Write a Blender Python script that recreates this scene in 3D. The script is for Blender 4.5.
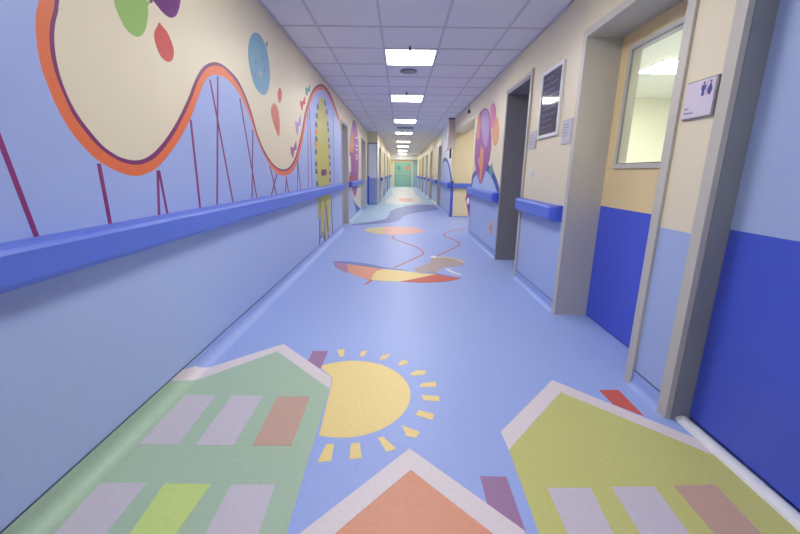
import bpy, bmesh, math, random
from mathutils import Vector, Matrix
random.seed(4)
for o in list(bpy.data.objects): bpy.data.objects.remove(o)
SC = bpy.context.scene
COL = SC.collection

# ------------------------------------------------------------------ camera
F_PX, PITCH, YAW, ROLL, EYE, CX, CY = 357.125, .2161, -.0114, -.0157, 1.1537, 395.448, 250.58
cp, sp, cy_, sy_, cr, sr = math.cos(PITCH), math.sin(PITCH), math.cos(YAW), math.sin(YAW), math.cos(ROLL), math.sin(ROLL)
FWD = Vector((sy_*cp, cy_*cp, -sp)); _r = Vector((cy_, -sy_, 0)); _d = FWD.cross(_r)
RIGHT = cr*_r + sr*_d; DOWN = -sr*_r + cr*_d
ORG = Vector((0, 0, EYE))
cd = bpy.data.cameras.new('camera'); cam = bpy.data.objects.new('camera', cd); COL.objects.link(cam)
cd.sensor_fit = 'HORIZONTAL'; cd.sensor_width = 36; cd.lens = F_PX/800*36
cd.shift_x = (400-CX)/800; cd.shift_y = (CY-267)/800; cd.clip_start = .02; cd.clip_end = 200
m4 = Matrix((RIGHT, -DOWN, -FWD)).transposed().to_4x4(); m4.translation = ORG
cam.matrix_world = m4
SC.camera = cam

# ------------------------------------------------------------------ light and exposure
LAMP = 7.0          # ceiling panels
w = bpy.data.worlds.new('world'); SC.world = w; w.use_nodes = True
w.node_tree.nodes['Background'].inputs[0].default_value = (.8, .85, 1, 1)
w.node_tree.nodes['Background'].inputs[1].default_value = .3
SC.view_settings.view_transform = 'Standard'; SC.view_settings.look = 'None'
SC.view_settings.gamma = 1; SC.view_settings.use_curve_mapping = False
SC.view_settings.exposure = 1.9

# ------------------------------------------------------------------ room sizes
XL, XR, ZC, YE, YB = -1.17, 1.33, 2.49, 29.5, -3.0

# ------------------------------------------------------------------ materials
def lin(c):
    return tuple(((v/255)/12.92 if v/255 <= .04045 else ((v/255+.055)/1.055)**2.4) for v in c)+(1,)
MATS = {}
def mat(name, rgb, rough=.5, var=.04, scale=6, metal=0, bump=0, bscale=80, emit=0, spec=.5, coat=0):
    if name in MATS: return MATS[name]
    m = bpy.data.materials.new(name); m.use_nodes = True; nt = m.node_tree; N = nt.nodes; L = nt.links
    b = N['Principled BSDF']; b.inputs['Roughness'].default_value = rough; b.inputs['Metallic'].default_value = metal
    b.inputs['Specular IOR Level'].default_value = spec; b.inputs['Coat Weight'].default_value = coat
    c = lin(rgb)
    if var:
        g = N.new('ShaderNodeNewGeometry'); n = N.new('ShaderNodeTexNoise'); n.inputs['Scale'].default_value = scale; n.inputs['Detail'].default_value = 4
        L.new(g.outputs['Position'], n.inputs['Vector'])
        r = N.new('ShaderNodeValToRGB'); r.color_ramp.elements[0].position = .3; r.color_ramp.elements[1].position = .7
        r.color_ramp.elements[0].color = tuple(v*(1-var) for v in c[:3])+(1,)
        r.color_ramp.elements[1].color = tuple(min(1, v*(1+var)) for v in c[:3])+(1,)
        L.new(n.outputs['Fac'], r.inputs['Fac']); L.new(r.outputs['Color'], b.inputs['Base Color'])
    else: b.inputs['Base Color'].default_value = c
    if bump:
        g = N.new('ShaderNodeNewGeometry'); n2 = N.new('ShaderNodeTexNoise'); n2.inputs['Scale'].default_value = bscale; n2.inputs['Detail'].default_value = 3
        L.new(g.outputs['Position'], n2.inputs['Vector'])
        bp_ = N.new('ShaderNodeBump'); bp_.inputs['Strength'].default_value = bump; bp_.inputs['Distance'].default_value = .002
        L.new(n2.outputs['Fac'], bp_.inputs['Height']); L.new(bp_.outputs['Normal'], b.inputs['Normal'])
    if emit:
        b.inputs['Emission Color'].default_value = c; b.inputs['Emission Strength'].default_value = emit
    MATS[name] = m; return m
def wallm(n, c): return mat(n, c, .42, .02, 1.5, bump=.12, bscale=140)
def inlay(n, c): return mat(n, c, .45, .035, 60, bump=.08, bscale=300)
cream = wallm('cream_wall', (229, 218, 191)); pale_blue = wallm('pale_blue_wall', (168, 186, 229)); yellow_w = wallm('yellow_wall', (240, 226, 182))
lilac = wallm('lilac_wall', (230, 232, 248)); tealw = wallm('pale_teal_wall', (150, 190, 205))
floor_blue = inlay('floor_blue', (156, 176, 230)); green = inlay('inlay_green', (170, 196, 170)); offwhite = inlay('inlay_white', (224, 214, 216))
greyw = inlay('inlay_grey', (203, 196, 206)); brown = inlay('inlay_brown', (198, 164, 146)); lime = inlay('inlay_lime', (200, 200, 122))
lime2 = inlay('inlay_yellow_green', (200, 222, 132)); orange = inlay('inlay_orange', (222, 154, 124)); suny = inlay('inlay_yellow', (238, 214, 142))
plum = inlay('inlay_plum', (158, 120, 160)); redm = inlay('inlay_red', (206, 92, 76)); navy = inlay('inlay_navy', (112, 128, 190)); taupe = inlay('inlay_taupe', (178, 160, 158))
pink = inlay('inlay_pink', (226, 176, 160)); tealf = inlay('inlay_teal', (176, 206, 230)); palef = inlay('inlay_pale', (222, 226, 232)); mauve = inlay('inlay_mauve', (176, 132, 164))
p_or = wallm('paint_orange', (230, 116, 70)); p_pu = wallm('paint_purple', (126, 48, 108)); p_bl = wallm('paint_sky_blue', (162, 180, 230))
p_ma = wallm('paint_magenta', (138, 44, 112)); p_gr = wallm('paint_green', (145, 186, 98)); p_vi = wallm('paint_violet', (112, 44, 122)); p_re = wallm('paint_red', (200, 66, 62))
p_tb = wallm('paint_teal_blue', (98, 158, 188)); p_ye = wallm('paint_yellow', (196, 192, 100)); p_dg = wallm('paint_dark_grey', (86, 88, 110)); p_sal = wallm('paint_salmon', (212, 110, 88))
p_lil = wallm('paint_lilac', (176, 140, 206)); p_pk = wallm('paint_pink', (216, 92, 160)); p_wh = wallm('paint_white', (238, 234, 236)); p_te = wallm('paint_teal', (88, 160, 150))
p_nv = wallm('paint_navy', (64, 80, 165)); p_to = wallm('paint_tangerine', (232, 156, 108)); p_mg = wallm('paint_mulberry', (160, 84, 158)); p_lb = wallm('paint_light_blue', (176, 200, 240))
rail_b = mat('rail_blue', (92, 118, 216), .38, .02, 8, bump=.1, bscale=200); rail_cap = mat('rail_cap_blue', (72, 96, 208), .35, .02)
royal = mat('door_royal_blue', (74, 94, 212), .35, .02, 2); door_tan = mat('door_tan', (232, 208, 156), .4, .03, 3)
frame_g = mat('frame_warm_grey', (196, 192, 183), .35, .02, 4); frame_d = mat('frame_dark_grey', (138, 136, 142), .4, .02); steel = mat('brushed_steel', (190, 190, 192), .3, .03, metal=.9)
white = mat('white_plastic', (232, 232, 236), .3, .01); whites = mat('white_gloss', (238, 238, 240), .22, .01); dark = mat('dark_plastic', (40, 42, 52), .3, .02)
seam = mat('dark_seam', (70, 80, 105), .6, .02); tgreen = mat('door_green', (136, 188, 172), .4, .04, 3); gridm = mat('grid_white', (206, 204, 210), .5, .01)
dglass = mat('dark_glossy_glass', (88, 84, 100), .06, .1, 5, spec=.7); plate = mat('sign_plate', (216, 206, 222), .3, .01); ink = mat('sign_blue_ink', (70, 74, 150), .4, 0)
lampm = mat('lamp_diffuser', (255, 251, 244), .5, 0, emit=LAMP); grille = mat('grey_grille', (112, 112, 126), .5, .05); paper = mat('paper_grey', (196, 190, 200), .5, .03, 40)
beige = mat('beige_metal', (222, 208, 196), .4, .02); posterink = mat('poster_grey', (98, 94, 110), .3, .1, 30)
glassm = bpy.data.materials.new('clear_glass'); glassm.use_nodes = True
gb = glassm.node_tree.nodes['Principled BSDF']; gb.inputs['Base Color'].default_value = (.95, .98, .95, 1); gb.inputs['Roughness'].default_value = .02
gb.inputs['Transmission Weight'].default_value = 1; gb.inputs['IOR'].default_value = 1.04; MATS['clear_glass'] = glassm
def tile_material():
    m = bpy.data.materials.new('ceiling_tile'); m.use_nodes = True; N = m.node_tree.nodes; L = m.node_tree.links; b = N['Principled BSDF']
    g = N.new('ShaderNodeNewGeometry'); n = N.new('ShaderNodeTexNoise'); n.inputs['Scale'].default_value = 90; n.inputs['Detail'].default_value = 5
    L.new(g.outputs['Position'], n.inputs['Vector'])
    r = N.new('ShaderNodeValToRGB'); r.color_ramp.elements[0].color = lin((228, 226, 232)); r.color_ramp.elements[1].color = lin((240, 238, 243))
    L.new(n.outputs['Fac'], r.inputs['Fac']); L.new(r.outputs['Color'], b.inputs['Base Color']); b.inputs['Roughness'].default_value = .8
    u = N.new('ShaderNodeBump'); u.inputs['Strength'].default_value = .2; u.inputs['Distance'].default_value = .002
    L.new(n.outputs['Fac'], u.inputs['Height']); L.new(u.outputs['Normal'], b.inputs['Normal']); return m
tile = tile_material()

# ------------------------------------------------------------------ object helpers
def link(name, bm, m, parent=None, smooth=False, recalc=True):
    me = bpy.data.meshes.new(name)
    if recalc: bmesh.ops.recalc_face_normals(bm, faces=bm.faces)
    bm.to_mesh(me); bm.free()
    for k in (m if isinstance(m, (list, tuple)) else [m]): me.materials.append(k)
    if smooth:
        for p in me.polygons: p.use_smooth = True
        me.set_sharp_from_angle(angle=math.radians(35))
    o = bpy.data.objects.new(name, me); COL.objects.link(o)
    if parent: o.parent = parent
    return o
def S(o): o['kind'] = 'structure'; return o
def tag(o, label, cat, group=None):
    o['label'] = label; o['category'] = cat
    if group: o['group'] = group
    return o
def empty(name, label=None, cat=None, group=None, loc=(0, 0, 0), structure=False):
    o = bpy.data.objects.new(name, None); COL.objects.link(o); o.location = loc; o.empty_display_size = .05
    if structure: S(o)
    else: tag(o, label, cat, group)
    return o
def abox(bm, x0, x1, y0, y1, z0, z1, bevel=0, mi=0):
    r = bmesh.ops.create_cube(bm, size=1)
    vs = r['verts']
    for v in vs: v.co = Vector(((x0+x1)/2+v.co.x*abs(x1-x0), (y0+y1)/2+v.co.y*abs(y1-y0), (z0+z1)/2+v.co.z*abs(z1-z0)))
    fs = {f for v in vs for f in v.link_faces}
    for f in fs: f.material_index = mi
    if bevel:
        es = list({e for v in vs for e in v.link_edges})
        bmesh.ops.bevel(bm, geom=es, offset=bevel, segments=2, affect='EDGES', profile=.7)
    return bm
def box(name, x0, x1, y0, y1, z0, z1, m, parent=None, bevel=0):
    return link(name, abox(bmesh.new(), x0, x1, y0, y1, z0, z1, bevel), m, parent)
def rel(o, parent):      # parent at non-zero location: keep mesh in world coordinates
    o.parent = parent; o.matrix_parent_inverse = Matrix.Translation(-parent.location); return o
def cyl(bm, c, r, h, axis='Z', seg=24, r2=None):
    d = bmesh.ops.create_cone(bm, cap_ends=True, segments=seg, radius1=r, radius2=r if r2 is None else r2, depth=h)
    R = {'Z': Matrix(), 'X': Matrix.Rotation(math.pi/2, 4, 'Y'), 'Y': Matrix.Rotation(math.pi/2, 4, 'X')}[axis]
    bmesh.ops.transform(bm, matrix=Matrix.Translation(c) @ R, verts=d['verts']); return bm

# points on a real plane seen along a ray: used to read where flat paint and inlays lie on walls and floor
def hit(px, py, ax, val):
    d = (px-CX)/F_PX*RIGHT + (py-CY)/F_PX*DOWN + FWD
    return ORG + d*((val-ORG[ax])/d[ax])
def fl(pts): return [(p.x, p.y) for p in (hit(x, y, 2, 0) for x, y in pts)]
def lw(pts): return [(p.y, p.z) for p in (hit(x, y, 0, XL) for x, y in pts)]
def rw(pts): return [(p.y, p.z) for p in (hit(x, y, 0, XR) for x, y in pts)]
def spline(P, n=6, closed=False):
    out = []; N = len(P); g = (lambda i: P[i % N]) if closed else (lambda i: P[max(0, min(N-1, i))])
    for i in range(N if closed else N-1):
        a, b, c, d = g(i-1), g(i), g(i+1), g(i+2)
        for k in range(n):
            t = k/n
            out.append(tuple(.5*(2*b[j]+(c[j]-a[j])*t+(2*a[j]-5*b[j]+4*c[j]-d[j])*t*t+(3*b[j]-a[j]-3*c[j]+d[j])*t**3) for j in (0, 1)))
    if not closed: out.append(P[-1])
    return out
R_C, Z_COVE = .06, .09
X0L = XL+.005+R_C        # foot of the left cove
def s_floor(u, v, h):
    if u >= X0L: return Vector((u, v, h))
    s = X0L-u
    if s < R_C*math.pi/2:
        a = s/R_C; return Vector((X0L-(R_C-h)*math.sin(a), v, R_C-(R_C-h)*math.cos(a)))
    return Vector((XL+.005+h, v, R_C+s-R_C*math.pi/2))
def s_left(u, v, h): return Vector((XL+h, u, v))
def s_right(u, v, h): return Vector((XR-h, u, v))
def decal(name, pts, surf, lvl, m, parent=None, cove=False):
    h = .0011*lvl
    bm = bmesh.new(); vs = [bm.verts.new((p[0], p[1], 0)) for p in pts]; f = bm.faces.new(vs); f.normal_update()
    if cove:
        for k in range(0, 12):
            bmesh.ops.bisect_plane(bm, geom=bm.verts[:]+bm.edges[:]+bm.faces[:], plane_co=(X0L-k*.0105, 0, 0), plane_no=(1, 0, 0))
    bm.normal_update()
    bmesh.ops.triangulate(bm, faces=bm.faces[:])
    be = [(e.verts[0], e.verts[1]) for e in bm.edges if len(e.link_faces) == 1]
    lowm = {}
    for v in {v for e in be for v in e}:
        lowm[v] = bm.verts.new((v.co.x, v.co.y, -1))
    for a, b in be: bm.faces.new((a, b, lowm[b], lowm[a]))
    info = []
    for f in bm.faces:
        c = f.calc_center_median(); top = all(v.co.z > -.5 for v in f.verts)
        info.append((f, top, (surf(c.x, c.y, 1e-3)-surf(c.x, c.y, 0)) if top else None))
    for v in bm.verts:
        v.co = surf(v.co.x, v.co.y, h if v.co.z > -.5 else .0001)
    for f, top, nn in info:
        f.normal_update()
        if top and f.normal.dot(nn) < 0: f.normal_flip()
    return link(name, bm, m, parent, recalc=False)
def ellipse(cx, cz, rx, rz, rot=0, n=36):
    return [(cx+rx*math.cos(t)*math.cos(rot)-rz*math.sin(t)*math.sin(rot), cz+rx*math.cos(t)*math.sin(rot)+rz*math.sin(t)*math.cos(rot)) for t in (2*math.pi*i/n for i in range(n))]
def strip(a, b, wd):      # a straight band between two plane points
    dx, dy = b[0]-a[0], b[1]-a[1]; l = math.hypot(dx, dy); nx, ny = -dy/l*wd/2, dx/l*wd/2
    return [(a[0]+nx, a[1]+ny), (b[0]+nx, b[1]+ny), (b[0]-nx, b[1]-ny), (a[0]-nx, a[1]-ny)]
def band(P, wd):
    l, r = [], []
    for i, p in enumerate(P):
        a, b = P[max(0, i-1)], P[min(len(P)-1, i+1)]; dx, dy = b[0]-a[0], b[1]-a[1]; n = math.hypot(dx, dy) or 1
        l.append((p[0]-dy/n*wd/2, p[1]+dx/n*wd/2)); r.append((p[0]+dy/n*wd/2, p[1]-dx/n*wd/2))
    return l+r[::-1]

# ================================================================== SETTING
S(box('floor', -1.6, 3.6, YB-.1, YE+.1, -.1, 0, floor_blue))
S(box('ceiling', -1.6, 5.2, YB-.1, YE+.1, ZC, ZC+.1, tile))
def wall(side, y0, y1, m_low, m_up, z0=0, split=.9, x=None, t=.32, z1=ZC):
    x = (XL if side == 'left' else XR) if x is None else x
    xa, xb = (x-t, x) if side == 'left' else (x, x+t)
    bm = bmesh.new()
    if z0 < split: abox(bm, xa, xb, y0, y1, z0, split, mi=0); abox(bm, xa, xb, y0, y1, split, z1, mi=1)
    else: abox(bm, xa, xb, y0, y1, z0, z1, mi=1)
    return S(link('wall_'+side, bm, [m_low, m_up]))
def cove(side, y0, y1, m=floor_blue, x=None, zt=Z_COVE):
    R_C = .06 if side == 'left' else .036
    sg = 1 if side == 'left' else -1
    x = (XL if side == 'left' else XR) if x is None else x
    pts = [(x, 0), (x+sg*(R_C+.005), 0)]
    for k in range(1, 9):
        a = math.pi/2*k/8; pts.append((x+sg*(.005+R_C-R_C*math.sin(a)), R_C-R_C*math.cos(a)))
    pts += [(x+sg*.005, zt), (x, zt)]
    bm = bmesh.new(); A = [bm.verts.new((p[0], y0, p[1])) for p in pts]; B = [bm.verts.new((p[0], y1, p[1])) for p in pts]
    bm.faces.new(A); bm.faces.new(B[::-1]); n = len(pts)
    for i in range(n): bm.faces.new((A[i], A[(i+1) % n], B[(i+1) % n], B[i]))
    o = S(link('baseboard_'+side, bm, m, smooth=True))
    s = S(box('trim_1', min(x, x+sg*.0055), max(x, x+sg*.0055), y0, y1, zt, zt+.003, seam))
    return o

# left side
DL = [(7.19, 8.08), (10.75, 12.0)]                    # door openings
wall('left', YB, 7.19, pale_blue, cream)
wall('left', 8.08, 10.75, pale_blue, cream); wall('left', 12.0, 12.8, pale_blue, cream)
for a, b in DL: wall('left', a, b, cream, cream, z0=2.13)
XP = -.82                                            # narrower part beyond
cove('left', YB, 7.19); cove('left', 8.08, 10.75, tealf); cove('left', 12.0, 12.8, tealf)
# right side
wall('right', 1.60, 1.83, pale_blue, cream, x=XR); wall('right', 2.90, 3.94, pale_blue, cream); wall('right', 4.84, 6.85, pale_blue, cream)
wall('right', YB, 1.60, cream, cream, z0=2.17); wall('right', 1.83, 2.90, cream, cream, z0=2.17); wall('right', 3.94, 4.84, cream, cream, z0=2.17)
wall('right', 6.85, 9.62, cream, cream, z0=2.14)
cove('right', 1.60, 1.83); cove('right', 2.90, 3.94); cove('right', 4.84, 6.85)
# alcove
S(box('wall_alcove', 1.33, 3.5, 9.62, 9.72, .9, ZC, yellow_w)); S(box('wall_alcove', 1.33, 3.5, 9.62, 9.72, 0, .9, yellow_w))
S(box('wall_alcove', 3.4, 3.5, 6.85, 9.62, 0, ZC, yellow_w)); S(box('wall_alcove', 1.65, 3.5, 6.75, 6.85, 0, ZC, cream))
S(box('baseboard_alcove', 1.42, 3.4, 9.58, 9.62, 0, .03, floor_blue))
# back and end walls
S(box('wall_back', -1.6, 1.8, YB-.1, YB, 0, ZC, cream))
S(box('wall_end', -1.6, -.60, YE, YE+.1, 0, ZC, cream)); S(box('wall_end', .95, 1.7, YE, YE+.1, 0, ZC, tealw)); S(box('wall_end', -.60, .95, YE, YE+.1, 2.02, ZC, cream)); S(box('trim_5', -.82, 1.33, YE-.4, YE-.03, 2.14, ZC-.005, tile))

# ceiling suspension grid
bm = bmesh.new(); G0 = .087-.9
for i in range(-1, 5):
    x = G0+.6*i
    if XL < x < XR: abox(bm, x-.012, x+.012, YB, YE, ZC-.004, ZC+.001)
y = 4.33-.6*12
while y < YE:
    abox(bm, XL+.0, XR-.0, y-.012, y+.012, ZC-.0045, ZC+.001); y += .6
S(link('ceiling_grid', bm, gridm))
bm = bmesh.new(); abox(bm, XL, XL+.02, YB, 12.8, ZC-.012, ZC); abox(bm, XR-.02, XR, YB, YE, ZC-.012, ZC); S(link('trim_2', bm, gridm))
# small dark gaps where tiles sit unevenly are left out

# ------------------------------------------------------------------ doors on the left (recessed)
def left_door(n, y0, y1, zt, leafm, x=XL):
    d = empty('door_%d' % n, structure=True)
    j = bmesh.new(); abox(j, x-.3, x+.012, y1-.05, y1, 0, zt-.05); abox(j, x-.3, x+.012, y0, y0+.05, 0, zt-.05); abox(j, x-.3, x+.012, y0, y1, zt-.05, zt)
    link('door_frame', j, frame_g, d)
    box('door_leaf', x-.3, x-.25, y0+.05, y1-.05, .005, zt-.05, leafm, d)
    h = bmesh.new(); cyl(h, (x-.22, y0+.12, 1.02), .01, .06, 'X'); abox(h, x-.2, x-.185, y0+.11, y0+.24, 1.01, 1.03, .004); link('door_handle', h, steel, d)
left_door(1, 7.19, 8.08, 2.13, royal); left_door(2, 10.75, 12.0, 2.13, lilac)

# ------------------------------------------------------------------ right: door 3 (dark opening), door 4 (tan and blue with window), door 5 (wide blue)
d3 = empty('door_3', structure=True)
j = bmesh.new(); abox(j, XR-.012, XR+.32, 4.79, 4.84, 0, 2.12); abox(j, XR+.001, XR+.32, 3.941, 3.975, 0, 2.12); abox(j, XR-.012, XR+.32, 3.966, 4.84, 2.12, 2.154)
link('door_frame', j, frame_d, d3)
j = bmesh.new(); abox(j, XR-.02, XR+.002, 3.925, 3.965, 0, 2.2, .004); abox(j, XR-.018, XR+.002, 3.966, 4.86, 2.155, 2.185, .004); link('door_casing', j, frame_g, d3)
box('door_leaf', XR+.27, XR+.31, 3.975, 4.79, .005, 2.12, frame_d, d3)

d4 = empty('door_4', structure=True)
j = bmesh.new(); abox(j, XR-.014, XR+.31, 2.85, 2.905, 0, 2.125); abox(j, XR-.014, XR+.31, 1.83, 2.905, 2.125, 2.175)
abox(j, XR-.014, XR+.31, 1.83, 1.885, 0, 2.125)
link('door_frame', j, frame_g, d4)
XD = 1.58; wy0, wy1, wz0, wz1 = 2.02, 2.74, 1.205, 2.03
bm = bmesh.new()
for (a, b, c, d, mi) in [(1.885, 2.85, .005, .92, 0), (1.885, 2.85, .92, wz0, 1), (1.885, wy0, wz0, wz1, 1), (wy1, 2.85, wz0, wz1, 1), (1.885, 2.85, wz1, 2.125, 1)]:
    abox(bm, XD, XD+.05, a, b, c, d, mi=mi)
link('door_leaf', bm, [royal, door_tan], d4)
fr = bmesh.new()
for (a, b, c, d) in [(wy0, wy1, wz0, wz0+.03), (wy0, wy1, wz1-.03, wz1), (wy0, wy0+.03, wz0+.03, wz1-.03), (wy1-.03, wy1, wz0+.03, wz1-.03)]: abox(fr, XD-.012, XD+.062, a, b, c, d)
fo = link('window_frame', fr, frame_g, d4)
fr = bmesh.new()
for (a, b, c, d) in [(wy0+.03, wy1-.03, wz0+.03, wz0+.036), (wy0+.03, wy1-.03, wz1-.036, wz1-.03), (wy0+.03, wy0+.036, wz0+.036, wz1-.036), (wy1-.036, wy1-.03, wz0+.036, wz1-.036)]: abox(fr, XD-.009, XD+.004, a, b, c, d)
link('window_gasket', fr, frame_d, fo)
box('window_pane', XD-.006, XD, wy0+.03, wy1-.03, wz0+.03, wz1-.03, glassm, fo)
# room seen through that window
roomm = wallm('room_wall', (248, 246, 222))
S(box('wall_room', 5.0, 5.1, 1.6, 6.75, 0, ZC, roomm)); S(box('wall_room', 1.66, 5.0, 6.65, 6.74, 0, ZC, roomm)); S(box('wall_room', 1.66, 5.0, 1.6, 1.7, 0, ZC, roomm))
S(box('floor_room', 3.61, 5.1, 1.6, 6.75, -.1, 0, floor_blue)); S(box('ceiling_room', 1.66, 5.0, 1.7, 6.65, ZC-.02, ZC-.001, roomm))

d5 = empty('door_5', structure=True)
box('door_seal', XR+.004, XR+.09, 1.541, 1.5449, .0, 2.12, mat('seal_grey', (142, 146, 150), .5), d5)  # thin sheet added over the reveal, its shade put into the grey
j = bmesh.new(); abox(j, XR-.022, XR+.10, 1.545, 1.602, 0, 2.12); abox(j, XR-.022, XR+.10, -1.25, 1.602, 2.12, 2.175); abox(j, XR-.022, XR+.10, -1.25, -1.2, 0, 2.12)
link('door_frame', j, frame_g, d5)
bm = bmesh.new(); abox(bm, 1.42, 1.47, -1.2, 1.545, .02, .935, mi=0); abox(bm, 1.42, 1.47, -1.2, 1.545, .935, 2.12, mi=1); link('door_leaf', bm, [royal, pale_blue], d5)
bm = bmesh.new()
for y0, y1 in ((-1.2, 1.55),):
    pts = [(1.352, 0), (1.356, .012), (1.366, .019), (1.385, .022), (1.404, .019), (1.413, .012), (1.417, 0)]
    A = [bm.verts.new((p[0], y0, p[1])) for p in pts]; B = [bm.verts.new((p[0], y1, p[1])) for p in pts]; n = len(pts)
    bm.faces.new(A); bm.faces.new(B[::-1])
    for i in range(n): bm.faces.new((A[i], A[(i+1) % n], B[(i+1) % n], B[i]))
S(link('trim_3', bm, whites, smooth=True))
wall('right', YB, -1.25, pale_blue, cream)
S(box('wall_right', 1.48, 1.6, -1.3, 1.6, 0, 2.17, cream))

# ------------------------------------------------------------------ far part of the corridor
# left projection at Y 12.8
S(box('wall_left', -1.5, XP, 12.8, 13.6, 2.12, ZC, cream))
bm = bmesh.new(); abox(bm, -1.5, XP, 12.8, 13.6, 0, .95, mi=0); abox(bm, -1.5, XP, 12.8, 13.6, .95, 2.12, mi=1); S(link('wall_left', bm, [mat('pier_blue', (160, 176, 232), .4), lilac]))
S(box('trim_4', -1.17, -1.135, 12.77, 12.8, 0, 2.12, frame_d)); S(box('trim_4', -1.17, XP, 12.77, 12.8, 2.09, 2.13, frame_d)); S(box('trim_4', XP-.035, XP, 12.77, 12.8, 0, 2.12, frame_g))
FL = [(13.6, 14.7), (17.6, 18.6), (22.0, 23.0), (26.0, 27.0)]
prev = 13.6
for i, (a, b) in enumerate(FL):
    if a > prev: wall('left', prev, a, pale_blue, yellow_w if i % 2 else cream, x=XP, t=.3)
    wall('left', a, b, cream, cream, z0=2.08, x=XP, t=.3)
    left_door(6+i, a, b, 2.08, [frame_d, door_tan, lilac, door_tan][i], x=XP)
    prev = b
wall('left', prev, YE, pale_blue, yellow_w, x=XP, t=.3)
# right beyond the alcove
FR = [(12.1, 13.0), (15.6, 16.6), (18.4, 19.4), (21.6, 22.6), (25.2, 26.2)]
prev = 9.72
for i, (a, b) in enumerate(FR):
    wall('right', prev, a, pale_blue, lilac if i == 0 else cream)
    wall('right', a, b, cream, cream, z0=2.1)
    d = empty('door_%d' % (10+i), structure=True)
    j = bmesh.new(); abox(j, XR-.02, XR+.3, b-.06, b, 0, 2.04); abox(j, XR-.02, XR+.3, a, a+.06, 0, 2.04); abox(j, XR-.02, XR+.3, a, b, 2.04, 2.1)
    link('door_frame', j, frame_g, d); box('door_leaf', XR+.22, XR+.27, a+.06, b-.06, .005, 2.04, [frame_d, door_tan, lilac, door_tan, door_tan][i], d)
    cove('right', prev, a, floor_blue if i == 0 else palef)
    prev = b
wall('right', prev, YE, pale_blue, yellow_w)

# end double door
d = empty('door_15', structure=True)
j = bmesh.new(); abox(j, -.60, -.53, YE-.03, YE+.06, 0, 1.95); abox(j, .88, .95, YE-.03, YE+.06, 0, 1.95); abox(j, -.60, .95, YE-.03, YE+.06, 1.95, 2.02); link('door_frame', j, yellow_w, d)
for a, b in ((-.53, .17), (.18, .88)):
    lf = box('door_leaf', a, b, YE, YE+.05, .01, 1.95, tgreen, d)
    h = bmesh.new(); abox(h, a+.04, b-.04, YE-.07, YE-.04, 1.0, 1.04, .005); abox(h, a+.03, a+.09, YE-.06, YE, .95, 1.08, .005); abox(h, b-.09, b-.03, YE-.06, YE, .95, 1.08, .005); link('push_bar', h, steel, lf)
    bm = bmesh.new(); cyl(bm, ((a+b)/2, YE-.003, 1.5), .16, .006, 'Y', 28); link('painted_disc', bm, p_te if a < 0 else p_to, lf)

# ================================================================== FLOOR INLAYS
h = empty('house_inlay', 'green house shape with white roof edge, laid in the floor along the left wall', 'floor inlay')
roof_o = fl([(192.5, 373), (283.6, 344.1), (332, 377.7), (329.4, 389.2), (277.5, 351.8), (186, 384)])
ya = hit(181, 368.8, 0, XL).y; yb = hit(169.5, 379.5, 0, XL).y
UT = X0L-(R_C*math.pi/2+(Z_COVE-R_C))+.001
body = [(UT, yb-.01)]+fl([(186, 384), (277.5, 351.8), (329.4, 389.2), (286.3, 534)])
dx = (body[-1][0]-body[-2][0])/(body[-1][1]-body[-2][1])
body += [(body[-1][0]-dx*(body[-1][1]+.3), -.3), (UT, -.3)]
decal('house_body', body, s_floor, 1, green, h, cove=True)
decal('roof_edge', [(UT, ya)]+roof_o+[(UT, yb)], s_floor, 2, offwhite, h, cove=True)
def win(tl, tr, bl, br, m, parent, ybot=None):
    P = fl([tl, tr, br, bl]); 
    if ybot is not None:
        for k, t in ((2, 1), (3, 0)):
            q = P[t]; e = (P[k][0]-q[0])/(P[k][1]-q[1]); P[k] = (q[0]+e*(ybot-q[1]), ybot)
    decal('window_inlay', P, s_floor, 2, m, parent)
win((185.2, 395.3), (216.5, 395.3), (138.6, 444.5), (177.6, 445), greyw, h); win((232.2, 395.7), (263.1, 396), (195.2, 445.3), (233.7, 445.7), greyw, h)
win((277.5, 396.8), (310, 396.8), (252.3, 445.7), (291.2, 446), brown, h)
YW = .53
win((101.2, 483), (146.3, 483.5), (54.6, 534), (105.8, 534), greyw, h, YW); win((165, 483.8), (210.8, 484.3), (129.8, 534), (176.4, 534), lime2, h, YW); win((231, 485), (275.2, 485), (205.5, 534), (258.4, 534), greyw, h, YW)
decal('chimney_inlay', fl([(313, 351), (328.3, 351), (320.2, 370), (307.8, 361.2)]), s_floor, 1, plum, h)

s = empty('sun_inlay', 'yellow sun disc with short rays laid in the blue floor', 'floor inlay')
P = fl([(353, 360.6), (364.6, 361.3), (380, 364.5), (395.1, 372), (408.5, 385.4), (410.4, 394), (408.5, 404.5), (397, 419.7), (376, 432.3), (343.6, 437)])
# least squares circle
sx = sum(p[0] for p in P)/len(P); sy = sum(p[1] for p in P)/len(P)
suu = sum((p[0]-sx)**2 for p in P); svv = sum((p[1]-sy)**2 for p in P); suv = sum((p[0]-sx)*(p[1]-sy) for p in P)
k1 = .5*sum((p[0]-sx)**3+(p[0]-sx)*(p[1]-sy)**2 for p in P); k2 = .5*sum((p[1]-sy)**3+(p[1]-sy)*(p[0]-sx)**2 for p in P)
det = suu*svv-suv*suv; uc = (k1*svv-k2*suv)/det; vc = (k2*suu-k1*suv)/det; rad = math.sqrt(uc*uc+vc*vc+(suu+svv)/len(P))
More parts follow.
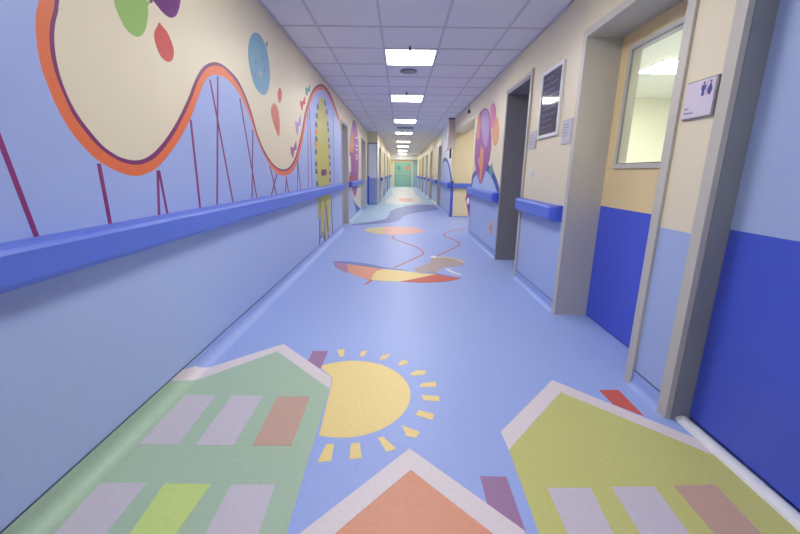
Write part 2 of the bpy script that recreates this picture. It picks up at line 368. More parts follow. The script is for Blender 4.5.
# the part of the disc beside the house wall only
house_edge = fl([(329.4, 389.2), (286.3, 534)]); (ex, ey), (fx, fy) = house_edge
circ = ellipse(sx+uc, sy+vc, rad, rad, 0, 144)
rc = fl([(332, 377.7)])[0]; ra = fl([(283.6, 344.1)])[0]
def in_house(p):
    t = (p[1]-ey)/(fy-ey); t2 = (p[1]-rc[1])/(ra[1]-rc[1])
    return p[0] < ex+(fx-ex)*t+.004 if p[1] <= ey else p[0] < rc[0]+(ra[0]-rc[0])*t2+.004
k0 = next(i for i in range(144) if not in_house(circ[i]) and in_house(circ[i-1])); circ = circ[k0:]+circ[:k0]
circ = [p for p in circ if not in_house(p)]+[(rc[0]+.004, rc[1]), (ex+.004, ey)]
decal('sun_disc', circ, lambda u, v, h_: s_floor(u, v, h_*.5), 1, suny, s)
for q in [[(228, 52), (248, 50), (246, 69), (235, 71)], [(293, 56), (308, 55), (298, 69), (286, 70)], [(347, 66), (370, 63), (355, 76), (338, 79)], [(400, 77), (417, 85), (398, 93), (386, 93)],
          [(418, 115), (435, 106), (464, 107), (455, 117), (427, 120)], [(450, 140), (487, 135), (488, 149), (442, 149)], [(448, 171), (495, 173), (496, 187), (455, 184)], [(441, 210), (482, 220), (478, 236), (434, 223)],
          [(397, 250), (445, 267), (435, 282), (410, 278)], [(334, 281), (350, 281), (383, 311), (357, 319)], [(264, 298), (287, 295), (293, 335), (260, 339)], [(200, 299), (220, 299), (213, 343), (176, 347)]]:
    decal('sun_ray', fl([(250+x/2.6185, 330+y/2.6185) for x, y in q]), s_floor, 1, suny, s)

h = empty('house_inlay', 'orange house gable with broad white roof edge laid in the middle of the floor', 'floor inlay')
def ext(a, b, yb):          # prolong floor line a->b to Y=yb
    (x0, y0), (x1, y1) = a, b; return (x1+(x1-x0)*(yb-y1)/(y1-y0), yb)
o = fl([(299.6, 534), (409.6, 448.8), (520, 527.8)]); i_ = fl([(334.8, 534), (410.8, 470.2), (492.9, 534)])
def atX(a, b, x): return (x, a[1]+(b[1]-a[1])*(x-a[0])/(b[0]-a[0]))
XA, XB_ = -.325, .43
oA, oB, iA, iB = atX(o[1], o[0], XA), atX(o[1], o[2], XB_), atX(i_[1], i_[0], XA), atX(i_[1], i_[2], XB_)
decal('gable', [iA, i_[1], iB, (XB_, -.3), (XA, -.3)], s_floor, 1, orange, h)
decal('roof_edge', [oA, o[1], oB, iB, i_[1], iA], s_floor, 2, offwhite, h)
decal('chimney_inlay', fl([(479.9, 476.3), (506.4, 476.8), (525.5, 531.5), (487.5, 505.3)]), s_floor, 1, plum, h)

h = empty('house_inlay', 'lime green house shape with white roof edge on the floor beside the blue door', 'floor inlay')
o = fl([(552, 380.4), (500.8, 432), (508.8, 450), (560.8, 392.4), (712, 454.8), (692, 437.2)])
X5 = 1.352
def toX(a, b, x): return (x, a[1]+(b[1]-a[1])*(x-a[0])/(b[0]-a[0]))
o_r, i_r = toX(o[0], o[5], X5), toX(o[3], o[4], X5)
decal('roof_edge', [o_r, o[0], o[1], o[2], o[3], i_r], s_floor, 2, offwhite, h)
e = fl([(508.8, 450), (539.2, 534)])
decal('house_body', [i_r, o[3], o[2], ext(e[0], e[1], -.3), (X5, -.3)], s_floor, 1, lime, h)
win((547.2, 488.4), (590.8, 488.4), (567.2, 534), (613.2, 534), greyw, h, YW); win((611.2, 487.2), (654.4, 486.8), (640, 534), (689.2, 534), greyw, h, YW)
win((673.6, 486), (714.8, 484.8), (714.8, 534), (761.2, 534), brown, h, YW)
decal('chimney_inlay', fl([(598.8, 390), (618.4, 390), (644, 416.3), (613, 404.5)]), s_floor, 1, redm, h)

# parasol-like crescent
def c4(pts): return fl([(310+x/4.444, 190+y/4.444) for x, y in pts])
s = empty('parasol_inlay', 'crescent parasol in mauve, orange, yellow and red laid in the floor', 'floor inlay')
decal('shadow_edge', spline(c4([(100, 318), (160, 317), (200, 321), (260, 328), (330, 343), (400, 352), (480, 368), (560, 368), (610, 380), (672, 391), (600, 392), (500, 385), (400, 370), (280, 360), (160, 335)]), 3, True), s_floor, 1, navy, s)  # navy strip along the top edge of the crescent
decal('mauve_panel', c4([(102, 322), (165, 329), (166, 345), (174, 367), (150, 364), (112, 342)]), s_floor, 2, mauve, s)
decal('orange_panel', c4([(165, 329), (325, 352), (295, 362), (280, 378), (273, 401), (220, 388), (174, 367), (166, 345)]), s_floor, 2, orange, s)
decal('yellow_panel', c4([(325, 352), (420, 360), (500, 371), (562, 374), (520, 384), (460, 396), (400, 407), (330, 405), (273, 401), (280, 378), (295, 362)]), s_floor, 2, suny, s)
decal('red_panel', c4([(562, 374), (600, 383), (672, 392), (640, 401), (600, 408), (500, 413), (400, 407), (460, 396), (520, 384)]), s_floor, 2, redm, s)
decal('pole', c4([(268, 400), (280, 402), (248, 420), (240, 420)]), s_floor, 2, redm, s)
s = empty('bird_inlay', 'taupe bird shape with white strokes laid in the floor behind the crescent', 'floor inlay')
decal('body', c4([(455, 352), (530, 325), (545, 300), (600, 298), (650, 305), (686, 320), (684, 332), (650, 340), (600, 342), (560, 368), (480, 366)]), s_floor, 1, taupe, s)
decal('yellow_stroke', band(c4([(545, 302), (600, 300), (650, 308), (685, 322)]), .04), s_floor, 2, suny, s)
decal('white_stroke', band(c4([(606, 350), (625, 362), (645, 371), (670, 376)]), .05), s_floor, 2, p_wh, s); decal('white_stroke', c4([(533, 295), (562, 292), (556, 303), (540, 303)]), s_floor, 3, p_wh, s)
tag(decal('ribbon_inlay', band(spline(c4([(376, 344), (420, 325), (480, 298), (505, 280), (480, 258), (430, 238), (385, 222), (368, 212), (375, 203)]), 6), .022), s_floor, 3, redm), 'thin red zigzag line on the floor rising from the crescent', 'floor inlay')
tag(decal('ribbon_inlay', band(spline(c4([(565, 292), (620, 268), (662, 242), (648, 225), (600, 205), (600, 190), (640, 180), (690, 172)]), 6), .022), s_floor, 3, redm), 'thin red winding line on the floor near the right wall', 'floor inlay')
s = empty('oval_inlay', 'oval spot laid in the floor, yellow at left and orange at right', 'floor inlay')
P = spline(c4([(240, 178), (290, 166), (372, 163), (460, 167), (508, 182), (460, 194), (370, 199), (290, 194)]), 5, True)
decal('orange_spot', P, s_floor, 1, pink, s)
xm = fl([(382, 231)])[0][0]; decal('yellow_spot', [(min(x, xm), y) for x, y in P], s_floor, 2, inlay('inlay_straw', (212, 204, 150)), s)
s = empty('river_inlay', 'slate blue winding river shape laid across the floor before the pale end', 'floor inlay')
riv_near = fl([(347, 225.5), (372, 224), (393, 222.3), (400, 220), (403, 216.5), (411, 213.5), (425, 211.5), (439.5, 209.5)])
riv_far = fl([(439.5, 205), (422.5, 204.6), (407, 206), (396, 208.5), (390, 211.5), (389, 215), (386, 219), (372, 221.7), (355, 223.8)])
decal('river', [(XL+.07, riv_near[0][1])]+riv_near[1:-1]+[(XR-.07, riv_near[-1][1])]+[(XR-.07, riv_far[0][1])]+riv_far[1:], s_floor, 2, navy, s)
tag(decal('pale_floor_inlay', [(XL+.07, riv_near[0][1])]+riv_far[::-1][:-1]+[(XR-.07, riv_far[0][1]), (XR-.07, YE), (XL+.07, YE)], s_floor, 1, tealf), 'pale teal floor field filling the far end of the corridor', 'floor inlay')
tag(decal('pale_floor_inlay', spline([(-.6, 14), (.2, 13.2), (.9, 15), (.8, 20), (.9, 26), (.2, 28.5), (-.6, 25), (-.4, 19)], 6, True), s_floor, 2, palef), 'whitish floor patch before the green doors', 'floor inlay')
tag(decal('spot_inlay', ellipse(*fl([(406, 199.8)])[0], .32, 1.1), s_floor, 3, pink), 'small salmon spot far down the corridor floor', 'floor inlay')

# ================================================================== LEFT MURAL
mu = empty('wall_mural', 'roller coaster mural in orange and purple on the long left wall', 'mural')
ZB = .86
def up(pts): return lw(pts)
creamb = up([(59, 0), (57.9, 11.2), (55.2, 22.5), (53.9, 35.6), (54.6, 48.7), (56.8, 63), (61.3, 80), (68.8, 98.8), (78.1, 115.6), (89.4, 130.6), (102.5, 145.6), (115.6, 155), (125, 158.8), (135.3, 160.3), (144.7, 158.4), (155, 151.3), (166.3, 138.1), (177.5, 120.3), (188, 98.5), (195.2, 80), (203.1, 67), (212.9, 62.2), (221.4, 64.1), (229.9, 70.7), (238.4, 80.9), (245.7, 96.2), (251.8, 113.3), (257.9, 135.2), (265.2, 152.2), (273.7, 164.4), (282.2, 169.3), (289.5, 166.8), (295.6, 156), (300.8, 135), (305, 112), (310.5, 94), (315, 87), (320.4, 84), (325, 86.2), (330.6, 94.6), (335, 105.8), (340.2, 121.6)])
orb = up([(54.1, 0), (53, 9.4), (50, 20.6), (48.7, 35.6), (49.9, 52.4), (52.8, 66), (57.1, 80), (64.1, 96.9), (72.5, 114.7), (83.8, 130.6), (96.9, 145.6), (110, 156), (123.1, 162.5), (135.3, 164.8), (145.6, 162.9), (156.9, 156), (170, 140), (181, 121), (191.4, 98.5), (198, 80.8), (205.6, 69.5), (213.6, 65.6), (221.4, 67), (228.7, 73.1), (237.7, 84.5), (244.5, 98.7), (250.6, 115.2), (256.9, 136.4), (264.2, 153.5), (273, 165.8), (282.2, 171.2), (290, 168.6), (296.2, 158), (301.6, 135.5), (306, 113), (311.2, 95.6), (315.5, 89), (320.5, 86.2), (324.8, 88.2), (330, 96.6), (334.5, 107), (339.6, 121.6)])
blub = up([(37.8, 0), (35.6, 9.4), (34.6, 24.3), (35.4, 39.3), (37.8, 56.2), (41.5, 71.2), (47, 86), (53.5, 102), (66.9, 126.9), (80, 143.8), (95, 158.8), (108.1, 167.2), (121.3, 173.2), (134.4, 176), (145.6, 173.8), (156.9, 167.2), (168.1, 155), (179.8, 138), (190.8, 116.2), (198.5, 95.2), (204.3, 81.6), (210.4, 75.6), (216.5, 74.8), (225, 78), (232.3, 85.3), (239.6, 95), (246.9, 110.9), (253, 127.9), (259.1, 144.9), (267.6, 162), (274.9, 171.7), (282.2, 175.4), (290.8, 172.9), (297.5, 161), (302.5, 140), (307, 115), (312.4, 97.5), (316.5, 91.5), (321, 89.6), (325, 91.2), (329.4, 99), (334, 110), (338.4, 121.6)])
def topcurve(c, dy): return [(c[0][0]+.30, ZC-.02), (c[0][0]+.20, 2.25), (c[0][0]+.11, 2.02), (c[0][0]+.045, 1.83)]
def region(c, dy): return [(YB+.02, ZC-.02)]+spline(topcurve(c, dy)+c, 5)+[(7.185, c[-1][1]-.15), (7.185, ZB), (YB+.02, ZB)]
decal('track_edge', region(creamb, 0), s_left, 1, p_pu, mu)
decal('track', region(orb, 0), s_left, 2, p_or, mu)
decal('sky_field', region(blub, -.03), s_left, 3, p_bl, mu)
def post(a, b, wd, m=p_ma, n='support_post', par=mu): decal(n, strip(lw([a])[0], lw([b])[0], wd), s_left, 4, m, par)
post((-6, 128), (36.5, 239), .016)
for a, b, wd in [((97.9, 163.5), (109.8, 226), .018), ((156.9, 170.5), (158.5, 218), .016), ((158.2, 170.5), (167.2, 216), .016), ((190, 119.5), (199.8, 210), .018), ((217.2, 76.3), (216.6, 207), .018),
                 ((209.4, 79.5), (232.9, 204), .018), ((239.4, 98.5), (256.8, 200), .018), ((252.4, 129.5), (251.6, 200), .018), ((269.5, 166), (276.5, 196), .02), ((276.5, 174), (270.5, 197), .02), ((285.6, 176), (288.6, 194), .022), ((286.2, 177), (284.9, 194), .022),
                 ((297.3, 160), (297.4, 193), .022), ((297.3, 161), (301, 193), .022), ((307.6, 113), (308, 190), .025), ((309.2, 108), (312, 189), .025), ((333.2, 112), (334, 188), .03)]: post(a, b, wd)
# yellow tower
tw = mu
tower = lw([(320.3, 97.5), (323.5, 98.5), (327.2, 115), (328.6, 140), (329.6, 184), (330.6, 200), (329.6, 232), (328.4, 232), (326.6, 205), (325.6, 205), (327.2, 238), (325.2, 240), (324.2, 200), (323.6, 235), (321.2, 235), (320.6, 203), (319.8, 220), (318.3, 218), (317.9, 187), (316.6, 187), (315, 140), (316.6, 115), (319, 99.5)])
decal('tower', tower, s_left, 4, p_ye, tw)
for (x, y, c) in [(316, 132, p_or), (316, 125, p_dg), (316.6, 116, p_dg), (317.6, 107, p_dg), (316, 139, p_dg), (315.5, 144, p_or), (315.8, 152, p_dg), (316, 164, p_dg), (316.2, 171.5, p_dg), (317, 184, p_dg), (324.5, 103, p_dg), (326.3, 112, p_dg), (327.4, 124, p_dg), (328, 130, p_dg), (328.5, 140, p_dg), (329, 146.5, p_dg), (329.3, 157, p_dg), (329.6, 164, p_dg), (329.8, 173, p_dg), (329.9, 180, p_dg)]:
    u, v = lw([(x, y)])[0]; decal('tower_peg', [(u-.07, v-.03), (u+.07, v-.03), (u+.05, v+.035), (u-.05, v+.035)], s_left, 5, c, tw)
decal('tower_window', lw([(321, 169.5), (326.3, 169.2), (326.3, 175.2), (321, 175.9)]), s_left, 5, p_pu, tw)
for a, b in [((319.9, 199), (319.6, 244.5)), ((325.4, 197), (324.5, 240)), ((325.6, 200), (328.3, 237)), ((331, 197), (332.6, 233.5)), ((321.2, 177), (321, 189)), ((326, 176), (326.3, 188)), ((323, 232), (324.4, 241)), ((322.6, 232), (320.5, 238))]: post(a, b, .03, p_vi, 'tower_leg', tw)
post((320.4, 199), (320.4, 214), .05, p_sal, 'tower_leg', tw)
# flags on the track
def bow(x0, x1, y0, y1, sk):       # two triangles meeting in the middle, the right one higher
    m = (x0+x1)/2; q = (y0+y1)/2
    return [(x0, y0+sk), (m-.1, q-1), (x1-.4, y0-sk*.2), (x1, y1-sk*1.2), (m+.5, q+2), (m-.2, y1+sk*.5), (x0+.8, y1-sk*.3)]
for i, (pts, c, lab) in enumerate([(bow(305, 310.3, 84.5, 95, 2.2), p_te, 'green bow-shaped flag painted on top of the track'),
                 (bow(299.9, 305.4, 96.5, 109, 4), p_re, 'red bow-shaped flag painted below the green one'),
                 (bow(295.2, 301, 115, 133, 6), p_lil, 'lilac bow-shaped flag painted below the red one'),
                 (bow(290.4, 296.6, 141.5, 156, 5), p_mg, 'lowest mulberry bow-shaped flag painted beside the track')]):
    tag(decal('painted_flag', lw(pts), s_left, 1, c), lab+' on the left wall', 'painted flag', 'flags along the painted track')
# balloons
def balloon(pts, m, label, knot=None, lvl=1):
    e = empty('painted_balloon', label, 'painted balloon', 'balloons painted on the left wall')
    decal('balloon_body', spline(lw(pts), 5, True), s_left, lvl, m, e)
    if knot: decal('knot', lw(knot), s_left, lvl+1, m, e)
    return e
balloon([(114, 0), (119.5, 16.5), (127, 30), (136.7, 36.7), (143.5, 33), (147, 22.5), (148, 9), (145, -2), (139, -18), (127, -26), (116, -18)], p_gr, 'large green balloon painted at the top edge of the left wall', [(146, 2), (150, -1), (149.5, 4), (147, 6)])
balloon([(151, -3), (158.5, 7.5), (164.5, 14), (170.5, 17.7), (175.7, 15.7), (178.7, 9), (180.3, 0), (180, -14), (172, -26), (160, -22), (152, -12)], p_vi, 'dark violet balloon painted beside the large green one', [(150, -2), (152.5, -3), (152, 3), (150, 3)])
balloon([(159.3, 24.5), (154.9, 30.7), (154.3, 37.5), (157, 48), (161.5, 57), (167.5, 61.8), (172, 60), (173.8, 52.5), (172, 43.5), (167.5, 33), (163, 27)], p_re, 'red balloon painted just below the violet balloon', [(158, 23), (160.3, 23), (159.8, 26), (158.6, 26)])
b = balloon([(255.3, 32.6), (250.5, 37), (248, 49.5), (248.8, 62), (251.5, 76), (256.5, 89), (263.6, 95.2), (268, 90.5), (269.8, 79), (269.3, 66), (266.8, 50), (261, 36.5)], p_tb, 'large teal blue balloon with a faint face high on the left wall', [(265.5, 43), (267.2, 41), (267.6, 46), (266.4, 47)])
for x, y, c in [(255.5, 62, p_vi), (262, 58, p_vi), (254.8, 75, p_pu), (264.5, 69, p_pu)]:
    u, v = lw([(x, y)])[0]; decal('face_spot', ellipse(u, v, .022, .02), s_left, 2, wallm('faint_mauve', (112, 128, 180)), b)
u, v = lw([(260, 73.5)])[0]; decal('face_spot', ellipse(u, v, .04, .02), s_left, 2, wallm('faint_pink', (150, 170, 190)), b)
balloon([(279.8, 87.5), (277.9, 92), (277.9, 98), (279.8, 103), (281.6, 98), (281.6, 92)], p_re, 'smallest balloon, dull red, painted to the right of the teal one')
balloon([(274.2, 103), (271.5, 107), (271.2, 113), (272.8, 121), (275.5, 129), (278.9, 136.4), (279.6, 128), (279.3, 118), (277.6, 108)], p_sal, 'salmon balloon with a pointed foot painted in the second dip of the track')

# second left mural, on the wall between the two recessed doors
mu2 = empty('wall_mural', 'purple balloon mural between the two recessed doorways on the left', 'mural')
decal('cream_hill', lw([(349.3, 187), (351.6, 194), (354, 200), (356.6, 205), (360.4, 208.5), (360.8, 180), (349.3, 180)]), s_left, 1, cream, mu2)
decal('blue_tip', lw([(354, 200), (356.6, 205), (360.4, 208.5), (359.6, 211), (356.4, 213)]), s_left, 2, p_nv, mu2)
decal('balloon_body', spline(lw([(353.8, 119.7), (350.9, 132), (349.6, 150), (349.8, 172), (351.5, 186), (354.4, 197), (356.8, 190), (358.4, 172), (358.8, 150), (357, 130)]), 5, True), s_left, 2, p_mg, mu2)
decal('orange_patch', lw([(349.0, 150), (351.8, 130.6), (353.9, 145.5), (352.2, 153), (350, 151)]), s_left, 3, p_to, mu2)
decal('red_patch', lw([(349.2, 176), (354.2, 175.4), (354.2, 180.4), (349.2, 181)]), s_left, 3, p_re, mu2)
for y in (137, 145, 149, 155, 158): decal('white_mark', lw([(355.6, y), (357.6, y), (357.6, y+1.3), (355.6, y+1.3)]), s_left, 3, p_wh, mu2)
decal('pale_patch', lw([(349.2, 156), (350.4, 156), (351, 172), (349.6, 172)]), s_left, 3, p_wh, mu2)

# ================================================================== RIGHT MURALS
mr = empty('wall_mural', 'bunch of purple, pink and orange balloons over a blue arch on the right wall', 'mural')
decal('arch', spline(rw([(471.2, 186.5), (472, 177), (474.2, 171.8), (478, 167.6), (483, 164.8), (487.3, 164.6), (490.8, 167.2), (494, 172.5), (497, 180), (499.3, 188)]), 4)+[(4.87, .86), (6.84, .86)], s_right, 1, p_nv, mr)
decal('arch_inside', spline(rw([(472, 188.5), (473.4, 179.5), (476, 175.5), (480, 171.5), (484.5, 170.5), (488, 172.5), (491.5, 177.5), (494.5, 184), (496.7, 191)]), 4)+[(5.0, .85), (6.7, .85)], s_right, 2, p_lb, mr)
decal('balloon_body', spline(rw([(474.8, 161), (475, 148), (476.4, 130), (478.4, 116.5), (481, 111.5), (484.8, 108.2), (488, 110), (489.8, 117), (491.6, 136.8), (489.9, 157), (485.2, 173), (480.7, 184), (476.9, 173)]), 5, True), s_right, 3, p_mg, mr)
decal('lilac_patch', spline(rw([(481.6, 118), (485, 109.6), (488.4, 114), (489.4, 128), (487.2, 146), (484.5, 146), (482.6, 136)]), 4, True), s_right, 4, p_lil, mr)
decal('orange_stripe', rw([(477.6, 117.5), (480.6, 114), (481, 125), (479.4, 139.5), (477.2, 139.5)]), s_right, 4, p_sal, mr)
decal('flame', rw([(481.2, 144), (482.4, 150), (484, 147), (483.6, 162), (481.4, 182), (479.4, 179), (480.2, 168.7), (478.2, 160), (480.3, 157)]), s_right, 5, p_to, mr)
decal('pink_balloon', spline(rw([(493.4, 103.2), (491.2, 107.5), (490.5, 116), (491.2, 126), (493.4, 128.4), (495.2, 120), (495.6, 109)]), 5, True), s_right, 5, p_pk, mr)
decal('orange_balloon', spline(rw([(496, 116.5), (493.2, 122), (492.4, 133), (493.6, 143.5), (495.8, 145.4), (498.4, 138), (498.6, 124)]), 5, True), s_right, 4, p_to, mr)
decal('teal_spot', rw([(489, 172), (490.2, 167), (492.2, 163.5), (493.4, 171.3), (492.2, 176.4)]), s_right, 6, p_te, mr)
fz = rw([(490.6, 227.5)])[0]
fw = empty('painted_flower', 'orange flower spot painted low on the right wall', 'painted flower'); decal('petals', ellipse(*fz, .085, .095), s_right, 1, p_to, fw); decal('heart', ellipse(*fz, .03, .035), s_right, 2, p_sal, fw)
# lilac arch and alcove mural
ms = empty('wall_mural', 'purple wave shape painted on the yellow alcove wall', 'mural')
def s_alc(u, v, h_): return Vector((u, 9.62-h_, v))
def aw(pts): return [(p.x, p.z) for p in (hit(x, y, 1, 9.62) for x, y in pts)]
decal('wave', aw([(467.5, 190), (466, 196), (465.3, 200), (466.8, 206), (468.5, 216), (480, 216), (480, 190)]), s_alc, 1, p_mg, ms)
decal('wave_spot', ellipse(aw([(467.8, 201)])[0][0], aw([(467.8, 201)])[0][1], .04, .09), s_alc, 2, p_wh, ms)
ml = empty('wall_mural', 'pale blue arch with navy rim painted on the right wall past the alcove', 'mural')
decal('arch', spline(rw([(441, 176), (443, 160), (446, 158), (449, 163), (452.4, 180)]), 4)+[(9.8, .9), (12.0, .9)], s_right, 1, p_nv, ml)
decal('arch_inside', spline(rw([(441, 178), (443, 164), (445.5, 161), (448, 165), (450.8, 181)]), 4)+[(10.0, .9), (11.9, .9)], s_right, 2, p_lb, ml)

# ================================================================== HANDRAILS
def rail_mesh(x, sg, y0, y1, cap0=True, cap1=True):
    pr = [(0, .805), (.062, .805), (.078, .812), (.085, .828), (.085, .912), (.078, .925), (.062, .931), (0, .934)]
    if sg < 0: pr = [(a, b-.03) for a, b in pr]
    bm = bmesh.new()
    st = [y0, y1]; A = []
    for yy in st: A.append([bm.verts.new((x+sg*p[0], yy, p[1])) for p in pr])
    n = len(pr); bm.faces.new(A[0]); bm.faces.new(A[1][::-1])
    for i in range(n): bm.faces.new((A[0][i], A[0][(i+1) % n], A[1][(i+1) % n], A[1][i]))
    return bm
def cap_mesh(x, sg, ya, yb):           # rounded return at a rail end; yb is the free end
    pr = [(0, .803), (.064, .803), (.080, .811), (.087, .827), (.087, .913), (.080, .927), (.063, .933), (0, .936)]
    if sg < 0: pr = [(a, b-.03) for a, b in pr]
    bm = bmesh.new(); R = []; D = yb-ya
    for k in range(7):
        t = math.pi/2*k/6; yy = ya+D*math.sin(t); f = 1-.55*(1-math.cos(t))
        R.append([bm.verts.new((x+sg*p[0]*f, yy, p[1])) for p in pr])
    n = len(pr); bm.faces.new(R[0]); bm.faces.new(R[-1][::-1])
    for k in range(6):
        for i in range(n): bm.faces.new((R[k][i], R[k][(i+1) % n], R[k+1][(i+1) % n], R[k+1][i]))
    return bm
def handrail(side, y0, y1, label, near=True, x=None, group=None, far=True):
    sg = 1 if side == 'left' else -1; x = (XL if side == 'left' else XR) if x is None else x
    e = empty('handrail', label, 'handrail', group)
    c = .07
    link('rail', rail_mesh(x, sg, y0+(c if near else 0), y1-(c if far else 0)), rail_b, e)
    if near: link('end_cap', cap_mesh(x, sg, y0+c, y0), rail_cap, e, True)
    if far: link('end_cap', cap_mesh(x, sg, y1-c, y1), rail_cap, e, True)
    return e
handrail('left', YB+.02, 7.14, 'long blue handrail running along the left wall under the roller coaster mural', near=False)
handrail('left', 8.12, 10.6, 'short blue handrail on the left wall between the two recessed doorways')
handrail('right', 2.945, 3.97, 'short blue handrail under the dark framed board on the right wall')
handrail('right', 4.88, 6.84, 'blue handrail across the balloon mural on the right wall', far=False)
handrail('right', 9.66, 12.06, 'blue handrail on the right wall just past the yellow alcove', near=False)
bm = rail_mesh(0, 1, 0, 1.98); 
for v in bm.verts: v.co = Vector((1.42+v.co.y, 9.62-v.co.x, v.co.z-.04))
tag(link('handrail', bm, rail_b), 'blue handrail running across the yellow alcove wall', 'handrail')
prevs = [(13.05, 15.55), (16.65, 18.35), (19.45, 21.55), (22.65, 25.15), (26.25, 29.4)]
lab = ['nearest', 'second nearest', 'middle', 'second farthest', 'farthest']
for i, (a, b) in enumerate(prevs): handrail('right', a, b, lab[i]+' of the five far handrails on the right wall beyond the alcove', group='far right handrails')
for i, (a, b) in enumerate([(14.75, 17.55), (18.65, 21.95), (23.05, 25.95), (27.05, 29.4)]):
    handrail('left', a, b, ['nearest', 'second nearest', 'second farthest', 'farthest'][i]+' of the four far handrails on the left wall beyond the lilac pier', x=XP, group='far left handrails')

# corner guards
def guard(x0, x1, y0, y1, z1, label): tag(box('corner_guard', x0, x1, y0, y1, .0, z1, rail_cap, None, .004), label, 'corner guard', 'blue corner guards')
guard(XR-.004, XR+.05, 6.85, 6.862, .86, 'blue corner guard at the far edge of the balloon mural wall')
guard(XR-.008, XR+.07, 9.605, 9.619, .95, 'blue corner guard where the yellow alcove wall meets the corridor')
guard(XR-.008, XR+.05, 12.085, 12.1, .95, 'blue corner guard before the first doorway past the alcove on the right')
guard(XL, XL+.06, 12.72, 12.77, 1.02, 'tall blue corner guard beside the lilac pier on the left')
for i, (a, b) in enumerate(FR[1:]): guard(XR-.02, XR+.03, a-.012, a-.001, 1.0, ['nearest', 'second', 'third', 'farthest'][i]+' of the four distant blue guards on the right, before a doorway')
for i, (a, b) in enumerate(FL[1:]): guard(XP-.03, XP+.03, a-.03, a-.001, 1.0, ['nearest', 'middle', 'farthest'][i]+' of the three distant blue guards on the left, before a doorway')

# ================================================================== SIGNS, BOARD, SWITCH
def rbox(name, y0, y1, z0, z1, d0, d1, m, parent=None, bevel=0): return box(name, XR-d1, XR-d0, y0, y1, z0, z1, m, parent, bevel)
bd = empty('notice_board', 'dark glossy framed board on the right wall above the short handrail', 'notice board')
fr = bmesh.new()
for a, b, c, d in [(3.185, 3.64, 1.485, 1.512), (3.185, 3.64, 2.045, 2.075), (3.185, 3.21, 1.512, 2.045), (3.615, 3.64, 1.512, 2.045)]: abox(fr, XR-.02, XR-.0005, a, b, c, d)
link('board_frame', fr, white, bd); pn = rbox('board_panel', 3.21, 3.615, 1.512, 2.045, .001, .012, dglass, bd)
bm = bmesh.new()
for k in range(9):
    z = 2.0-k*.052; wd_ = [.2, .3, .24, .33, .18, .28, .3, .22, .26][k]
    abox(bm, XR-.0126, XR-.0118, 3.58-wd_, 3.58, z-.006, z)
link('text_line', bm, posterink, pn)
def text_mesh(name, body, size, y, z, d, m, parent):
    cu = bpy.data.curves.new(name, 'FONT'); cu.body = body; cu.size = size; cu.extrude = .0004
    t = bpy.data.objects.new('tmp', cu); COL.objects.link(t)
    dg = bpy.context.evaluated_depsgraph_get(); dg.update(); me = bpy.data.meshes.new_from_object(t.evaluated_get(dg)); bpy.data.objects.remove(t)
    M = Matrix(((0, 0, -1, XR-d), (-1, 0, 0, y), (0, 1, 0, z), (0, 0, 0, 1))); me.transform(M); me.materials.clear(); me.materials.append(m)
    o = bpy.data.objects.new(name, me); COL.objects.link(o); o.parent = parent; return o
for (y0, y1, z0, z1, lb) in [(3.68, 3.88, 1.405, 1.58, 'small grey room plate between the dark doorway and the framed board'), (2.925, 3.105, 1.395, 1.59, 'small grey room plate between the framed board and the tan door')]:
    e = empty('door_sign', lb, 'sign', 'room plates'); rbox('backing', y0, y1, z0, z1, 0, .008, frame_g, e, .002); p = rbox('face', y0+.008, y1-.008, z0+.008, z1-.008, .0081, .011, paper, e)
    for k in range(5):
        bm = bmesh.new(); z = z1-.04-k*.022; abox(bm, XR-.0118, XR-.0108, y1-.03-[.08, .1, .06, .09, .07][k], y1-.03, z-.004, z); link('text_line', bm, ink, p)
e = empty('toilet_sign', 'square toilet sign with man and woman symbols beside the wide blue door', 'sign')
rbox('backing', 1.63, 1.80, 1.41, 1.575, 0, .010, frame_d, e, .002); p = rbox('face', 1.636, 1.794, 1.416, 1.569, .0101, .014, plate, e)
for yc, wom in ((1.695, False), (1.66, True)):
    bm = bmesh.new(); cyl(bm, (XR-.0145, yc, 1.5545), .0052, .001, 'X', 20)
    if wom: q = [(-.004, .013), (.004, .013), (.014, -.012), (.0055, -.012), (.0055, -.033), (-.0055, -.033), (-.0055, -.012), (-.014, -.012)]
    else: q = [(-.010, .013), (.010, .013), (.012, .009), (.012, -.008), (.0075, -.008), (.0075, -.033), (-.0075, -.033), (-.0075, -.008), (-.012, -.008), (-.012, .009)]
    V = [bm.verts.new((XR-.0148, yc+a, 1.534+b)) for a, b in q]; f = bm.faces.new(V); bmesh.ops.triangulate(bm, faces=[f])
    link('pictogram', bm, ink, p)
bm = bmesh.new(); abox(bm, XR-.0149, XR-.0139, 1.677, 1.678, 1.50, 1.56); link('divider', bm, ink, p)
text_mesh('text_line', 'WC', .015, 1.787, 1.452, .0142, ink, p); text_mesh('text_line', 'Personel', .015, 1.787, 1.434, .0142, ink, p)
e = empty('light_switch', 'small white switch plate on the cream wall below the framed board', 'switch'); rbox('plate', 3.69, 3.77, 1.12, 1.20, 0, .008, white, e, .003); rbox('rocker', 3.705, 3.755, 1.135, 1.185, .008, .012, whites, e, .002)

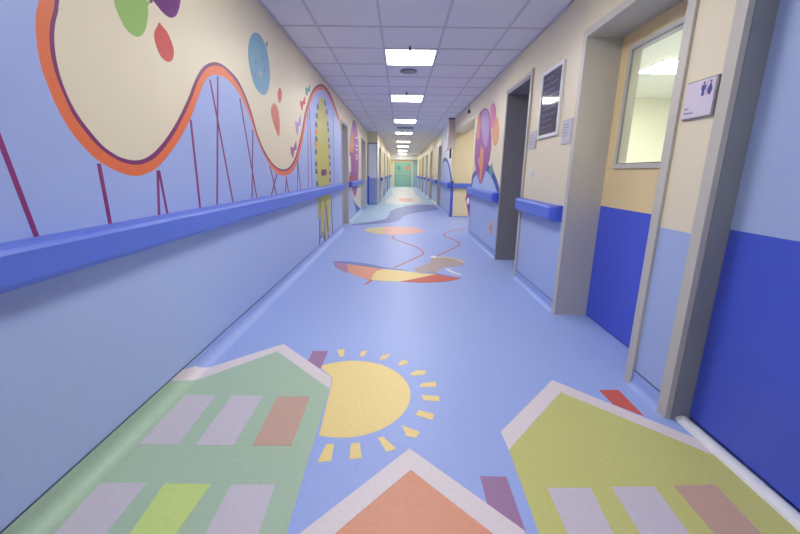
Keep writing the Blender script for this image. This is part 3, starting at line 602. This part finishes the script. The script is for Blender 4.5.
# ================================================================== CEILING FITTINGS
lampr = mat('room_lamp_diffuser', (255, 250, 238), .5, 0, emit=LAMP*1.5)
def light(y, label, x=.087, grp='square ceiling light panels', z=ZC):
    e = empty('ceiling_light', label, 'ceiling light', grp, (x, y, z))
    fr = bmesh.new()
    for a, b, c, d in [(-.295, .295, -.295, -.278), (-.295, .295, .278, .295), (-.295, -.278, -.278, .278), (.278, .295, -.278, .278)]: abox(fr, a, b, c, d, -.012, -.001)
    link('light_frame', fr, white, e); bm = abox(bmesh.new(), -.278, .278, -.278, .278, -.009, -.001); link('diffuser', bm, lampr if z < ZC else lampm, e)
    return e
ords = ['nearest', 'second nearest', 'third nearest', 'fourth nearest', 'fifth nearest', 'sixth nearest', 'seventh nearest', 'eighth nearest', 'ninth nearest']
LY = [4.63, 7.03, 10.03, 13.03, 16.63, 19.63, 23.23, 26.83, 28.15]
for y, o_ in zip(LY, ords): light(y, o_+' glowing square panel in the row of corridor ceiling lights' )
for y in (2.23, -.17): light(y, 'square light panel overhead, above and behind the camera, out of the photo')
light(8.3, 'square light panel in the alcove ceiling, hidden behind the lintel', 2.4)  # unseen panel added to light up the yellow alcove wall
light(4.8, 'square light panel seen through the window of the tan door', 3.3, z=ZC-.021)
light(2.6, 'square light panel in the side room, hidden behind the tan door', 3.0, z=ZC-.021); light(3.4, 'square light panel in the side room, hidden deeper inside', 4.4, z=ZC-.021)  # two unseen panels added so the room behind the window looks bright
def sprinkler(x, y, label):
    e = empty('sprinkler_head', label, 'sprinkler', 'ceiling sprinklers', (x, y, ZC))
    bm = bmesh.new(); cyl(bm, (0, 0, -.004), .03, .008); link('rosette', bm, white, e, True)
    bm = bmesh.new(); cyl(bm, (0, 0, -.03), .010, .05); link('stem', bm, dark, e, True)
    bm = bmesh.new(); cyl(bm, (0, 0, -.058), .018, .004); cyl(bm, (0, 0, -.07), .004, .02); link('deflector', bm, white, e, True)
for y, o_ in zip([4.24, 6.5, 9.6, 12.6], ['nearest', 'second', 'third', 'farthest']): sprinkler(.075, y, o_+' sprinkler head, just in front of a ceiling light')
e = empty('ceiling_speaker', 'round grey ceiling speaker just beyond the nearest light panel', 'ceiling speaker', None, (.08, 5.22, ZC))
bm = bmesh.new(); cyl(bm, (0, 0, -.006), .115, .012, seg=40, r2=.11); link('rim', bm, grille, e, True); bm = bmesh.new(); cyl(bm, (0, 0, -.014), .09, .006, seg=40); link('grille', bm, frame_d, e, True)
e = empty('ceiling_vent', 'dark slotted ceiling vent between the third and fourth light panels', 'ceiling vent', None, (.1, 11.5, ZC))
bm = abox(bmesh.new(), -.25, .25, -.2, .2, -.008, 0); link('vent_frame', bm, grille, e)
for k in range(6): link('slat', abox(bmesh.new(), -.23, .23, -.17+k*.06, -.14+k*.06, -.016, -.008), frame_d, e)
e = empty('wall_sensor', 'small hanging detector high on the right near the alcove', 'sensor', None, (XR-.02, 7.42, ZC))
bm = bmesh.new(); cyl(bm, (0, 0, -.07), .008, .14); link('stem', bm, frame_g, e, True); bm = bmesh.new(); abox(bm, -.02, .02, -.025, .025, -.19, -.13, .006); link('head', bm, dark, e)
e = empty('duct_casing', 'tall beige boxed duct hanging under the ceiling at the alcove corner', 'duct')
box('casing', 1.17, 1.37, 9.40, 9.60, 1.76, 2.46, beige, e, .005); box('top_gap', 1.18, 1.36, 9.41, 9.59, 2.46, 2.49, dark, e)
e = empty('emergency_lamp', 'small white wall lamp under the beige duct casing', 'lamp'); box('lamp_body', 1.14, 1.22, 9.45, 9.55, 1.70, 1.758, whites, e, .01); box('lamp_base', 1.24, 1.28, 9.46, 9.54, 1.52, 1.759, dark, e, .005)
bm = bmesh.new(); abox(bm, XP, XP+.12, 15.3, 15.9, .45, 1.05, .02); e = tag(link('wall_cabinet', bm, whites), 'white cabinet fixed on the far left wall beyond the lilac pier', 'cabinet'); box('cabinet_door', XP+.12, XP+.128, 15.33, 15.87, .48, 1.02, paper, e)
